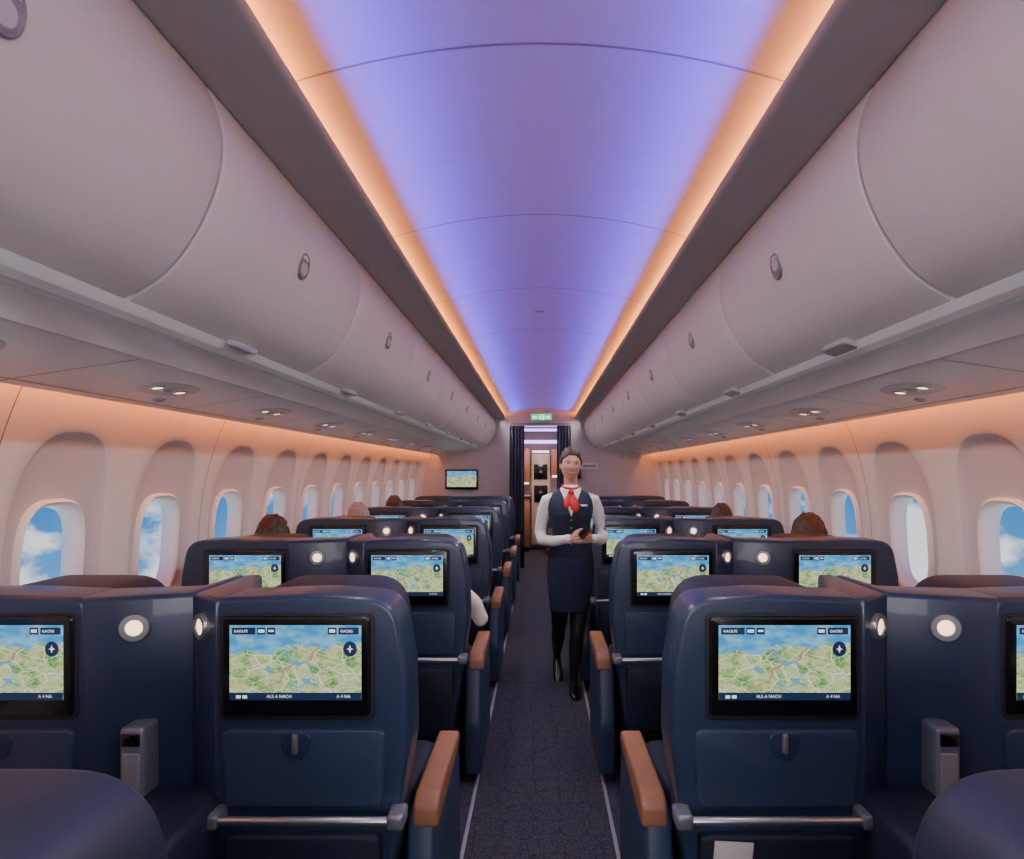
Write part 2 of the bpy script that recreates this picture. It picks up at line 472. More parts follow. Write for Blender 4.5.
def curtain(xa, xb):
    outl = []
    n = 60
    for i in range(n+1):
        t = i/n; outl.append((xa+(xb-xa)*t, Y1-.10+.028*math.sin(t*2*PI*4.5)))
    v = []; f = []
    zs = [.04, .6, 1.2, 1.8, 2.27]
    for zi, z in enumerate(zs):
        for (x, y) in outl: v.append((x, y, z))
    m = len(outl)
    for j in range(len(zs)-1):
        for i in range(m-1): f.append((j*m+i, j*m+i+1, (j+1)*m+i+1, (j+1)*m+i))
    me = mesh('curtain', v, f, CURT, True, 80, recalc=False)
    o = obj('curtain', me); md = o.modifiers.new('s', 'SOLIDIFY'); md.thickness = .006
curtain(-.47, -.25); curtain(.27, .48)
obj('curtain_rail', tube('curtain_rail', [(-.5, Y1-.10, 2.275), (.5, Y1-.10, 2.275)], [.01, .01], CHROME))
g = empty('galley')
obj('cabinet_left', multi('cabinet_left', [(-1.2, -.50, 11.0, 13.6, 0, 2.3)], GALLEY, .01), g)
obj('cabinet_right', multi('cabinet_right', [(.50, 1.2, 11.0, 13.6, 0, 2.3)], GALLEY, .01), g)
obj('ceiling_panel', multi('ceiling_panel', [(-1.2, 1.2, 10.9, 14.0, 2.34, 2.4)], CEIL), g)
obj('end_wall', multi('end_wall', [(-1.2, 1.2, 13.9, 14.0, 0, 2.34)], STOW2), g)
obj('stowage_wood_doors', multi('stowage_wood_doors', [(-.47, -.20, 13.2, 13.9, .1, 1.05), (-.47, -.20, 13.3, 13.9, 1.35, 2.02), (.22, .47, 13.4, 13.9, 1.5, 2.0)], STOW1, .012), g)
obj('stowage_cream_doors', multi('stowage_cream_doors', [(-.17, .20, 13.6, 13.9, .1, 1.9), (.22, .47, 13.4, 13.9, .1, 1.05)], STOW2, .012), g)
obj('oven', multi('oven', [(-.12, .15, 13.57, 13.6, 1.40, 1.70), (-.12, .15, 13.57, 13.6, .95, 1.28)], BLACK, .01), g)
obj('worktop', multi('worktop', [(-.48, -.18, 13.15, 13.9, 1.06, 1.10), (.20, .48, 13.35, 13.9, 1.06, 1.10)], CHROME, .005), g)
obj('violet_lamp', multi('violet_lamp', [(-.42, .42, 11.3, 11.5, 2.31, 2.34), (-.42, .42, 12.6, 12.8, 2.31, 2.34), (-.46, .46, 13.2, 13.26, 2.10, 2.16)], VIOL), g)
obj('warm_lamp', multi('warm_lamp', [(-.45, -.22, 13.3, 13.34, 1.31, 1.34), (.24, .45, 13.4, 13.44, 1.44, 1.48), (-.15, .18, 13.55, 13.58, 1.93, 1.97)], LAMPW), g)
obj('galley_trolley', multi('galley_trolley', [(.12, .42, 12.6, 13.3, .05, 1.03), (.14, .40, 12.58, 12.6, .12, .5), (.14, .40, 12.58, 12.6, .54, .96), (.10, .44, 12.58, 13.32, 1.03, 1.06)], SILVER, .008), g)

ex = empty('exit_sign', (0.02, Y1-.16, 2.40))
obj('housing', rbox('housing', -.17, .17, 0, .05, -.055, .065, .008, GREY), ex)
obj('sign_face', rbox('sign_face', -.16, .16, -.004, 0.0, -.048, .052, .002, GREEN), ex)
def flat(name, pts, mat, y=-.006):
    return mesh(name, [(p[0], y, p[1]) for p in pts], [tuple(range(len(pts)))], mat, False, recalc=False)
obj('arrow_left', flat('arrow', [(-.14, 0), (-.11, .03), (-.11, .012), (-.07, .012), (-.07, -.012), (-.11, -.012), (-.11, -.03)], WHITE_E), ex)
obj('arrow_right', flat('arrow2', [(.14, 0), (.11, .03), (.11, .012), (.07, .012), (.07, -.012), (.11, -.012), (.11, -.03)], WHITE_E), ex)
obj('door_pictogram', flat('doorp', [(.015, -.038), (.045, -.038), (.045, .042), (.015, .042)], WHITE_E), ex)
runner = empty('running_figure'); runner.parent = ex
obj('head', flat('rh', [(-.02+.008*math.cos(a*PI/6), .034+.008*math.sin(a*PI/6)) for a in range(12)], WHITE_E), runner)
obj('torso', flat('rt', [(-.032, .022), (-.014, .024), (-.018, -.004), (-.03, -.004)], WHITE_E), runner)
obj('front_leg', flat('rl', [(-.026, -.002), (-.016, -.004), (-.002, -.016), (-.006, -.036), (-.012, -.034), (-.012, -.018)], WHITE_E), runner)
obj('rear_leg', flat('rl2', [(-.03, -.002), (-.022, -.004), (-.032, -.026), (-.052, -.03), (-.052, -.023), (-.036, -.02)], WHITE_E), runner)
obj('arm', flat('ra', [(-.016, .02), (.002, .008), (-.002, .003), (-.018, .012)], WHITE_E), runner)

def uvplane(name, w, h, mat):
    me = bpy.data.meshes.new(name); me.from_pydata([(-w/2, 0, -h/2), (w/2, 0, -h/2), (w/2, 0, h/2), (-w/2, 0, h/2)], [], [(0, 1, 2, 3)])
    uv = me.uv_layers.new(name='UVMap')
    for l, c in zip(uv.data, [(0, 0), (1, 0), (1, 1), (0, 1)]): l.uv = c
    me.materials.append(mat); return me
bm_ = empty('wall_monitor', (-1.235, Y1, 1.43))
obj('bezel', rbox('bezel', -.26, .26, -.05, 0, -.16, .155, .012, BLACK), bm_)
obj('screen', uvplane('bscreen', .46, .25, MAP), bm_, (0, -.052, .005))
pl = empty('wall_placard', (.78, Y1, 1.64))
obj('plate', rbox('plate', -.13, .13, -.012, 0, -.05, .05, .006, FRAME), pl)
obj('strip', rbox('strip', -.10, .10, -.016, -.010, -.018, .018, .003, GREY), pl)
ph = empty('wall_intercom', (.62, Y1, 1.52))
obj('body', rbox('body', -.035, .035, -.03, 0, -.09, .09, .01, GREY), ph)
obj('handset', rbox('handset', -.022, .022, -.055, -.028, -.08, .08, .01, BLACK), ph)

# ---------------------------------------------------------------- overhead bins
dp = catmull([(.738, 2.402), (.708, 2.33), (.700, 2.25), (.718, 2.16), (.765, 2.06), (.83, 1.98), (.915, 1.925)], 6)
for s in (-1, 1):
    back = offset(dp, .014)
    if back[10][0] < dp[10][0]: back = offset(dp, -.014)
    obj('bin_carcass', sweep('carcass', back, [Y0, Y1], BINDARK, s), ceil)
    rail = [(.90, 1.950), (.922, 1.912), (.930, 1.904), (.962, 1.898), (.968, 1.904), (.972, 1.916), (.992, 1.914), (.996, 1.900), (1.004, 1.896), (1.14, 1.872), (1.150, 1.876), (1.154, 1.888), (1.165, 1.89)]
    obj('bin_rail', sweep('rail', rail, [Y0, Y1], RAIL, s, 20), ceil)
    psu = [(1.15, 1.90), (1.160, 1.884), (1.175, 1.876), (1.36, 1.849), (1.60, 1.812), (1.612, 1.812), (1.618, 1.82), (1.618, 1.838), (1.60, 1.845), (1.50, 1.86)]
    obj('service_panel', sweep('service_panel', psu, [Y0, Y1], PSU, s, 30), ceil)
    for k in range(-4, 12):
        y = 2.0+.95*k
        if Y0 < y < Y1: obj('panel_joint', sweep('panel_joint', [(1.176, 1.8745), (1.36, 1.8475), (1.60, 1.8105)], [y-.003, y+.003], SEAM, s), ceil)
    obj('panel_joint', sweep('long_joint', [(1.548, 1.8188), (1.554, 1.8178)], [Y0, Y1], SEAM, s), ceil)
    out_sign = 1 if offset(dp, .01)[10][0] > dp[10][0] else -1
    W = 1.16
    sts = [(.005, .012), (.0056, .004), (.008, .001), (.012, 0)]+[(W*t, 0) for t in (.2, .4, .6, .8)]+[(W-.012, 0), (W-.008, .001), (W-.0056, .004), (W-.005, .012)]
    v = []; f = []; n = len(dp)
    for y, ins in sts:
        q = offset(dp, out_sign*ins)
        for p in q: v.append((s*p[0], y, p[1]))
    for j in range(len(sts)-1):
        for i in range(n-1): f.append((j*n+i, j*n+i+1, (j+1)*n+i+1, (j+1)*n+i))
    door = mesh('door', v, f, BIN, True, 60, recalc=False)
    lp = mesh('latch', *loft_data([(0, 0, 0, .040, .038), (0, 0, .003, .039, .037), (0, 0, .0045, .036, .034), (0, 0, .002, .033, .031)], 24), LRING)
    lpad = mesh('latch_paddle', *loft_data([(.008, 0, .001, .022, .024), (.008, 0, .0055, .018, .021)], 20), PADDLE)
    hnd = prism('handle', fillet([(-.02, -.085), (.035, -.085), (.035, .085), (-.02, .085)], .025), 'xy', -.010, .01, .006, HLIGHT)
    for k in range(-4, 8):
        y = 1.51+1.16*k
        b = empty('overhead_bin', (0, y, 0))
        obj('door', door, b)
        l = obj('latch', lp, b, (s*.716, W/2-.02, 2.168)); l.rotation_euler = (0, -s*math.radians(102), 0)
        l = obj('latch_paddle', lpad, b, (s*.716, W/2-.02, 2.168)); l.rotation_euler = (0, -s*math.radians(102), 0)
        h = obj('handle', hnd, b, (s*.905, W/2-.02, 1.925)); h.rotation_euler = (0, s*math.radians(20), 0)
        if s < 0: h.rotation_euler = (0, -math.radians(20), PI)
    slope = math.atan2(.037, .24)
    for k in range(-4, 9):
        y = 2.50+.95*k
        if not (Y0+.2 < y < Y1-.2): continue
        e = empty('reading_light_unit', (s*1.36, y, 1.849))
        e.rotation_euler = (0, s*slope, 0)
        obj('plate', mesh('plate', *loft_data([(0, 0, .0, .085, .15), (0, 0, -.003, .083, .148), (0, 0, -.004, .075, .14)], 32), PLATE), e)
        for j, (dy, mat) in enumerate(((-.075, LAMPC), (.0, GREY), (.075, LAMPC))):
            d = obj('lamp_%d' % (j+1), disc_ring('lamp', .028, .018, .005, CHROME, mat), e, (0, dy, -.003)); d.rotation_euler = (math.radians(90), 0, 0)
        d = obj('air_nozzle', disc_ring('nozzle', .022, .012, .007, HLIGHT, DARK), e, (s*.13, .17, .0)); d.rotation_euler = (math.radians(90), 0, 0)

# ---------------------------------------------------------------- seats
def text_curve(txt, size):
    c = bpy.data.curves.new('lettering', 'FONT'); c.body = txt; c.size = size; c.align_x = 'LEFT'; c.materials.append(TXT); return c
T_BOT = text_curve('ALS A NACH', .0115); T_BR = text_curve('A 4 NA', .0115); T_TL = text_curve('KAOLFE', .010); T_TR = text_curve('GAOBS', .010)
SCR = uvplane('screen', .345, .196, MAP)
def screen_parts(par, y):
    zc = 1.046
    obj('screen', SCR, par, (0, y-.0015, zc))
    for n in CH: obj(n, CH[n], par, (0, y, zc))
    for n, c, x, z in (('status_text', T_BOT, -.075, -.0915), ('time_text', T_BR, .108, -.0915), ('title_text', T_TL, -.160, .0795), ('corner_text', T_TR, .118, .0795)):
        o = obj(n, c, par, (x, y-.0035, zc+z)); o.rotation_euler = (PI/2, 0, 0)
def q(x0, x1, z0, z1, y=-.0026): return [(x0, y, z0), (x1, y, z0), (x1, y, z1), (x0, y, z1)]
CH = {}
def addch(n, quads, mat):
    v = []; f = []
    for qq in quads: b = len(v); v += qq; f.append(tuple(range(b, b+len(qq))))
    CH[n] = mesh(n, v, f, mat, False, recalc=False)
addch('bottom_bar', [q(-.1725, .1725, -.098, -.078)], CHIP)
addch('title_chip', [q(-.166, -.105, .074, .092), q(-.10, -.078, .074, .092), q(-.074, -.052, .074, .092)], CHIP)
addch('corner_chip', [q(.085, .108, .074, .092), q(.113, .166, .074, .092)], CHIP)
addch('compass', [[(.143+.018*math.cos(a*PI/12), -.0026, .036+.020*math.sin(a*PI/12)) for a in range(24)]], CHIP)
addch('compass_needle', [[(.143, -.003, .047), (.1455, -.003, .038), (.152, -.003, .036), (.1455, -.003, .034), (.143, -.003, .025), (.1405, -.003, .034), (.134, -.003, .036), (.1405, -.003, .038)]], TXT)
addch('icons', [q(-.097, -.081, .079, .087, -.003), q(-.070, -.056, .081, .086, -.003), q(.089, .104, .079, .087, -.003), q(-.155, -.143, -.093, -.085, -.003), q(-.138, -.126, -.093, -.085, -.003)], TXT)

PARTS = {}
def seat_parts(kind):
    P = []
    A = P.append
    if kind == 'aisle':
        o = fillet([(-.215, .26), (-.265, .60), (-.294, .82), (-.290, 1.02), (-.255, 1.208), (-.05, 1.222), (.215, 1.212), (.225, 1.0), (.225, .26)], [.03, .3, .3, .3, .09, .5, .035, 0, .02], 7)
        A(('shell', prism('shell', o, 'xz', 0, .17, .030, NAVY, 5)))
        A(('wing', prism('wing', [(.18, .012), (.216, .002), (.316, .085), (.316, .42), (.272, .44), (.18, .16)], 'xy', .26, 1.211, .014, NAVY)))
        A(('side_panel', prism('side_panel', fillet([(.06, .05), (.66, .05), (.70, .30), (.65, .60), (.10, .60), (.03, .3)], [.03, .05, .1, .05, .03, .2]), 'yz', -.350, -.272, .014, NAVYP)))
        A(('armrest', prism('armrest', fillet([(.085, .560), (.13, .555), (.60, .590), (.615, .615), (.59, .642), (.13, .642), (.09, .615)], [.015, .03, .03, .015, .025, .05, .02]), 'yz', -.358, -.286, .018, TAN, 4)))
        bar0, bar1 = -.270, .205; bx0, bx1 = -.225, .185
    else:
        o = fillet([(-.230, .26), (-.230, 1.0), (-.22, 1.212), (.05, 1.222), (.285, 1.210), (.318, 1.04), (.328, .84), (.32, .62), (.30, .26)], [.02, 0, .035, .5, .09, .3, .3, .3, .03], 7)
        A(('shell', prism('shell', o, 'xz', .0, .17, .030, NAVY, 5)))
        A(('wing', prism('wing', [(-.462, .085), (-.222, .0), (-.18, .01), (-.18, .17), (-.42, .22), (-.43, .44), (-.462, .42)], 'xy', .26, 1.211, .014, NAVY)))
        A(('armrest', prism('armrest', fillet([(.12, .56), (.70, .56), (.72, .59), (.70, .615), (.12, .615)], .012), 'yz', .245, .315, .012, LEATH, 4)))
        A(('side_panel', prism('side_panel', fillet([(.06, .05), (.74, .05), (.76, .30), (.70, .57), (.04, .57)], .03), 'yz', .25, .31, .012, NAVYP)))
        A(('console', rbox('console', -.46, -.255, .10, .80, .08, .56, .02, NAVYP)))
        A(('console_top', rbox('console_top', -.462, -.25, .16, .80, .56, .60, .018, LEATH)))
        A(('stowage_shelf', rbox('stowage_shelf', -.575, -.335, -.27, .06, .20, .695, .022, LEATH)))
        A(('remote_holder', rbox('remote_holder', -.386, -.322, -.022, .06, .69, .878, .012, SILVER)))
        A(('remote_panel', rbox('remote_panel', -.378, -.330, -.027, -.017, .830, .863, .003, BLACK)))
        A(('remote_slot', rbox('remote_slot', -.377, -.331, -.025, -.017, .70, .812, .008, HOLD)))
        bar0, bar1 = -.20, .27; bx0, bx1 = -.185, .225
    A(('monitor_bezel', prism('monitor_bezel', fillet([(-.195, .905), (.195, .905), (.195, 1.166), (-.195, 1.166)], .014), 'xz', -.012, .02, .005, BLACK)))
    A(('monitor_surround', prism('monitor_surround', fillet([(-.205, .892), (.205, .892), (.205, 1.174), (-.205, 1.174)], .02), 'xz', -.005, .02, .004, DARK)))
    A(('tray_panel', prism('tray_panel', fillet([(bx0, .665), (bx1, .665), (bx1+.012, .868), (bx0-.012, .868)], .025), 'xz', -.012, .02, .006, NAVYP)))
    A(('tray_latch_cup', prism('tray_latch_cup', fillet([(-.04, .848), (-.033, .812), (-.018, .79), (.018, .79), (.033, .812), (.04, .848), (.03, .862), (-.03, .862)], .008), 'xz', -.0145, .0, .003, NAVY)))
    A(('tray_latch', rbox('tray_latch', -.008, .008, -.026, -.012, .808, .862, .006, SILVER)))
    A(('seatback_pocket', prism('seatback_pocket', fillet([(bx0, .30), (bx1, .30), (bx1, .60), (bx0, .60)], .02), 'xz', -.03, .02, .01, LEATH)))
    A(('bar', tube('bar', [(bar0, -.05, .650), (bar1, -.05, .650)], [.0115, .0115], CHROME)))
    for i, x in enumerate((bar0, bar1)):
        A(('bar_bracket_%d' % i, rbox('bb', x-.022, x+.022, -.066, .01, .630, .670, .009, SILVER)))
    A(('headrest', prism('headrest', fillet([(-.20, .80), (.20, .80), (.232, 1.00), (.205, 1.210), (-.205, 1.210), (-.232, 1.00)], [.04, .04, .1, .14, .14, .1], 9), 'xz', .185, .455, .040, LEATH, 5)))
    A(('back_cushion', prism('back_cushion', fillet([(-.235, .40), (.235, .40), (.235, .98), (-.235, .98)], .05), 'xz', .16, .38, .045, LEATH, 4)))
    A(('seat_cushion', rbox('seat_cushion', -.24, .24, .34, .90, .34, .50, .05, LEATH, 4)))
    A(('seat_base', rbox('seat_base', -.23, .23, .12, .84, .10, .35, .02, DARK)))
    for i, (x, y0, y1) in enumerate(((-.18, .2, .16), (.18, .2, .16), (-.18, .72, .76), (.18, .72, .76))):
        A(('leg_%d' % (i+1), tube('leg', [(x, y0, .12), (x, y1, .0)], [.018, .018], CHROME, rnd=False)))
    A(('foot_rail', rbox('foot_rail', -.24, .24, .06, .10, .16, .20, .01, SILVER)))
    return P
LAMP_A = disc_ring('side_lamp', .036, .021, .014, CHROME, LAMPW)
LAMP_B = disc_ring('side_lamp', .038, .020, .016, CHROME, LAMPW)
for kind in ('aisle', 'window'):
    P = seat_parts(kind)
    PARTS[(kind, 1)] = P; PARTS[(kind, -1)] = [(n, mirror(m)) for n, m in P]
CX = {'aisle': .64, 'window': 1.42}
rows = [.34]+[.3+1.5*k for k in range(1, 7)]
for r, y in enumerate(rows):
    for s in (-1, 1):
        for kind in ('aisle', 'window'):
            e = empty('passenger_seat', (s*CX[kind], y, 0))
            for n, m in PARTS[(kind, s)]: obj(n, m, e)
            screen_parts(e, -.012)
            if kind == 'aisle':
                a = math.atan2(.083, .100)
                l = obj('side_lamp', LAMP_A, e, (s*.270, .0465, 1.128)); l.rotation_euler = (0, 0, s*a)
            else:
                a = math.atan2(.085, .240)
                l = obj('side_lamp', LAMP_B, e, (s*-.330, .038, 1.128)); l.rotation_euler = (0, 0, -s*a)
bk = obj('magazine', rbox('magazine', -.05, .05, -.003, .003, -.09, .004, .001, PAPER), None, (.50, 1.758, .588)); bk.rotation_euler = (math.radians(6), math.radians(3), 0)

for s in (-1, 1):
    t = obj('trim_%d' % (1 if s < 0 else 2), multi('trim', [(s*.315-.008, s*.315+.008, Y0, Y1, 0, .006)], M('track_metal', (.5, .5, .55), .4, metal=.5), .002))

# ---------------------------------------------------------------- people
def head_mesh():
    v, f = ellipsoid_data((0, 0, 0), (1, 1, 1), 96, 72)
    out = []
    G = lambda a, s: math.exp(-(a/s)**2)
    for p in v:
        x, y, z = p
        t = max(0., -z-.15)
        w = .0715*(1-.30*t**1.4)
        dfr = .088; dbk = .102
        X = x*w; Z = z*.118
        Y = y*(dfr if y < 0 else dbk*(1-.5*min(1, max(0, -z-.05))))
        if y < 0:
            fr = -y
            Y = -(.088*(fr**.80)) if fr > 0 else Y
            Y *= (1-.10*max(0, z-.3)*1.5)
            Y -= .0025*G(Z-.022, .010)*G(X, .05)
            for ex in (-.030, .030): Y += .0065*G(X-ex, .017)*G(Z-.004, .011)
            for ex in (-.040, .040): Y -= .0045*G(X-ex, .018)*G(Z+.026, .020)
            zz = (Z-.008)/-.042
            if -.25 < zz < 1.12:
                pr = .004+.014*max(0, min(1, zz))**1.2
                if zz > .9: pr *= max(0, (1.12-zz)/.22)
                if zz < 0: pr *= (zz+.25)/.25
                Y -= pr*G(X, .0062+.004*max(0, min(1, zz)))
            for ex in (-.009, .009): Y -= .005*G(X-ex, .005)*G(Z+.030, .006)
            Y -= .005*G(X, .026)*G(Z+.060, .014)
            Y += .003*G(X, .02)*G(Z+.080, .007)
            Y -= .008*G(X, .024)*G(Z+.100, .013)
        out.append(Vector((X, Y, Z)))
    return out, f
HV, HF = head_mesh()
HBVH = BVHTree.FromPolygons([tuple(p) for p in HV], HF)
HEAD = mesh('head', HV, HF, [SKIN], True, 80)
def fy(x, z):
    h = HBVH.ray_cast(Vector((x, -.3, z)), Vector((0, 1, 0)))
    return h[0].y if h[0] else -.08
def hair_mesh(style):
    v, f = ellipsoid_data((0, 0, 0), (1, 1, 1), 96, 72)
    keep = []
    for q_ in f:
        c = sum((v[i] for i in q_), Vector())/len(q_)
        x, y, z = c
        if style == 'f':
            line = .55-.50*max(0, abs(x)-.30)
            ok = (z > line) or (y > -.38-.20*z and z > .0) or (y > .05 and z > -.25) or (y > .35 and z > -.6)
        else: ok = (z > .58) or (y > -.20 and z > .02) or (y > .15 and z > -.6)
        if ok: keep.append(q_)
    out = []
    for p in v:
        x, y, z = p; k = 1+.008*math.sin(x*23+y*7)+.006*math.sin(z*31)
        if style == 'm': k += .035*math.sin(x*9+z*5)*math.sin(y*11+1)+.02*math.sin(z*17+x*13)
        part = 0
        if style == 'f' and z > .5 and y < .3: part = -.03*math.exp(-((x-.18)/.05)**2)+.03
        yy = y*.110 if y > 0 else y*.097
        out.append(Vector((x*.0825*(k+part)*(1-.15*max(0, -z)), yy*(k+part), z*.128*(k+part))))
    me = bpy.data.meshes.new('hair'); me.from_pydata([tuple(a) for a in out], [], keep)
    bm = bmesh.new(); bm.from_mesh(me)
    bmesh.ops.delete(bm, geom=[q_ for q_ in bm.verts if not q_.link_faces], context='VERTS')
    bmesh.ops.recalc_face_normals(bm, faces=bm.faces); bm.to_mesh(me); bm.free()
    for p in me.polygons: p.use_smooth = True
    return me
def surf(pts, lift): return [(x, fy(x, z)-lift, z) for x, z in pts]
def put_head(parent, c, style, hairmat, skin, scale=1., rot=(0, 0, 0)):
    e = empty('head_group', c); e.parent = parent; e.scale = (scale,)*3; e.rotation_euler = rot
    h = HEAD.copy(); h.materials[0] = skin; obj('head', h, e)
    hm = hair_mesh(style); hm.materials.append(hairmat); ho = obj('hair', hm, e)
    md = ho.modifiers.new('s', 'SOLIDIFY'); md.thickness = .012; md.offset = -1
    if style == 'f': obj('hair_bun', mesh('bun', *ellipsoid_data((0, .122, -.01), (.042, .034, .04)), hairmat), e)
    for sx in (-1, 1):
        obj('ear', mesh('ear', *ellipsoid_data((sx*.072, .008, -.010), (.008, .016, .027)), skin), e)
        ey = fy(sx*.030, .003)
        obj('eye', mesh('eye', *ellipsoid_data((sx*.030, ey+.0040, .003), (.0132, .0075, .0064)), EYEW), e)
        obj('iris', mesh('iris', *ellipsoid_data((sx*.030, ey-.0030, .003), (.0054, .0016, .0054), 14, 8), IRIS), e)
        obj('brow', tube('brow', surf([(sx*.015, .0200), (sx*.026, .0240), (sx*.037, .0250), (sx*.048, .0205)], .0006), [.0012, .0019, .0016, .0008], hairmat, 8), e)
        obj('lash', tube('lash', [(sx*.0170, ey-.0005, .0056), (sx*.024, ey-.0030, .0094), (sx*.031, ey-.0035, .0104), (sx*.038, ey-.0020, .0088), (sx*.0450, ey+.0015, .0054)], [.0005, .0010, .0011, .0010, .0006], IRIS, 8), e)
    obj('upper_lip', tube('ulip', surf([(-.029, -.0510), (-.018, -.0540), (-.008, -.0558), (0, -.0565), (.008, -.0558), (.018, -.0540), (.029, -.0510)], .0002), [.0010, .0018, .0025, .0022, .0025, .0018, .0010], LIP, 8), e)
    obj('teeth', tube('teeth', surf([(-.024, -.0555), (-.012, -.0607), (0, -.0625), (.012, -.0607), (.024, -.0555)], .0000), [(.0018, .0018), (.0034, .0046), (.0034, .0054), (.0034, .0046), (.0018, .0018)], TEETH, 8), e)
    obj('lower_lip', tube('llip', surf([(-.028, -.0525), (-.019, -.0630), (-.009, -.0692), (0, -.0712), (.009, -.0692), (.019, -.0630), (.028, -.0525)], .0002), [.0010, .0018, .0026, .0030, .0026, .0018, .0010], LIP, 8), e)
    return e
def hand_parts(wrist, d, w, n, curl=.55, k=1., thumb_curl=.3):
    wrist = Vector(wrist); d = Vector(d).normalized(); w = Vector(w); w = (w-d*w.dot(d)).normalized(); n = Vector(n); n = (n-d*n.dot(d)-w*n.dot(w)).normalized()
    parts = []
    v = []; f = []; N_ = 20
    rings = [(-.02, .024, .019), (0, .025, .018), (.025, .034, .016), (.055, .040, .0145), (.080, .040, .012), (.090, .034, .008)]
    for t, rw, rn in rings:
        c = wrist+d*t*k
        for i in range(N_):
            th = 2*PI*i/N_; v.append(c+w*math.cos(th)*rw*k+n*math.sin(th)*rn*k)
    m = len(rings)
    for j in range(m-1):
        for i in range(N_): f.append((j*N_+i, j*N_+(i+1) % N_, (j+1)*N_+(i+1) % N_, (j+1)*N_+i))
    f.append(tuple(range(N_))[::-1]); f.append(tuple((m-1)*N_+i for i in range(N_)))
    parts.append((v, f))
    for i, (off, L) in enumerate(((.029, .072), (.0098, .081), (-.0098, .075), (-.029, .058))):
        p = wrist+d*(.072*k)+w*off*k; pts = [p]; ang = .12
        p = p+d*.012*k; pts.append(p)
        for seg, sl in enumerate((.46, .30, .24)):
            ang += curl*(1, 1.1, .7)[seg]
            dirv = d*math.cos(ang)+n*math.sin(ang)+w*off*.8
            p = p+dirv.normalized()*L*sl*k; pts.append(p)
        r = [.0088*k, .0088*k, .0082*k, .0074*k, .0062*k]
        parts.append(tube_data(pts, r, 10))
    p = wrist+d*.022*k+w*.024*k; pts = [p]
    dd = (d*.65+w*.75+n*.25).normalized(); p = p+dd*.034*k; pts.append(p)
    dd = (d*.9+w*.35+n*(.25+thumb_curl)).normalized(); p = p+dd*.030*k; pts.append(p)
    dd = (d*.95+w*.05+n*(.3+thumb_curl)).normalized(); p = p+dd*.024*k; pts.append(p)
    parts.append(tube_data(pts, [.0125*k, .0105*k, .0092*k, .0075*k], 10))
    return parts

# --- flight attendant
fa = empty('flight_attendant', (.214, 4.80, 0))
torso = loft_data([(0, 0, .955, .158, .116), (0, 0, .975, .158, .116), (0, -.002, 1.02, .144, .106), (0, -.004, 1.08, .126, .096), (0, -.006, 1.13, .128, .100), (0, -.012, 1.19, .141, .112), (0, -.018, 1.25, .151, .124), (0, -.014, 1.30, .155, .118), (0, -.004, 1.355, .154, .096), (0, .003, 1.388, .138, .080), (0, .005, 1.42, .090, .066), (0, .006, 1.45, .052, .050)])
skirt = loft_data([(-.012, .005, .575, .130, .114), (-.012, .005, .59, .134, .116), (-.008, .005, .67, .146, .120), (-.002, .004, .76, .162, .128), (0, .004, .86, .169, .132), (0, .002, .93, .161, .126), (0, 0, .98, .146, .108)])
neck = tube_data([(0, .006, 1.40), (0, .004, 1.46), (0, -.004, 1.53)], [.050, .047, .048])
collar = tube_data([(0, .006, 1.41), (0, .005, 1.446)], [.070, .057], rnd=False)
parts = [(torso, VEST), (skirt, SKIRT), (neck, SKIN), (collar, SHIRT)]
WR = Vector((-.020, -.205, 1.095)); WL = Vector((.145, -.190, 1.095))
parts.append((tube_data([(-.125, .0, 1.362), (-.160, .004, 1.347), (-.186, .015, 1.28), (-.202, .027, 1.19), (-.211, .030, 1.12), (-.198, -.015, 1.068), (-.12, -.12, 1.070), tuple(WR)], [.038, .048, .047, .044, .043, .042, .037, .027], 18), SHIRT))
parts.append((tube_data([(.125, .0, 1.362), (.160, .004, 1.347), (.188, .015, 1.28), (.208, .027, 1.19), (.224, .030, 1.13), (.222, -.015, 1.080), (.195, -.11, 1.078), tuple(WL)], [.038, .048, .047, .044, .043, .042, .037, .027], 18), SHIRT))
parts.append((tube_data([(.06, .0, .64), (.052, -.03, .50), (.044, -.05, .42), (.036, -.04, .33), (.028, -.025, .20), (.022, -.02, .085), (.022, -.025, .055)], [.070, .058, .048, .050, .038, .028, .032], 18), TIGHTS))
parts.append((tube_data([(-.07, .03, .64), (-.076, .06, .50), (-.080, .12, .42), (-.082, .21, .34), (-.084, .33, .235), (-.084, .42, .145), (-.084, .43, .115)], [.070, .058, .048, .050, .038, .028, .030], 18), TIGHTS))
def fov(c, m):
    if m == VEST and c.y < 0 and c.z > 1.24 and abs(c.x) < (c.z-1.24)*.40: return SHIRT
    return None
body = remesh_parts('fa_body', parts, .005, 4, (fov, [SHIRT]))
obj('body', body, fa)
put_head(fa, (0, -.012, 1.598), 'f', HAIRD, SKIN, .97, rot=(0, math.radians(3), math.radians(6)))
hp = hand_parts(WR+Vector((.01, -.004, 0)), (.93, -.25, .10), (.05, .1, 1), (.2, 1, 0), .42, .95)
obj('right_hand', remesh_parts('rh', [(p, SKIN) for p in hp], .003, 2), fa)
hp = hand_parts(WL+Vector((-.01, -.004, 0)), (-.80, -.60, .15), (.0, .1, 1), (-.3, 1, .1), .55, .95)
obj('left_hand', remesh_parts('lh', [(p, SKIN) for p in hp], .003, 2), fa)
ph_ = obj('handheld_device', rbox('device', -.026, .026, -.005, .005, -.048, .048, .005, BLACK), fa, (.080, -.262, 1.140)); ph_.rotation_euler = (math.radians(-38), math.radians(50), 0)
for w_, dv in ((WR, Vector((.6, -.6, .1))), (WL, Vector((-.5, -.7, .1)))):
    obj('cuff', tube('cuff', [tuple(w_-dv.normalized()*.02), tuple(w_+dv.normalized()*.006)], [.031, .030], SHIRT, 20, False), fa)
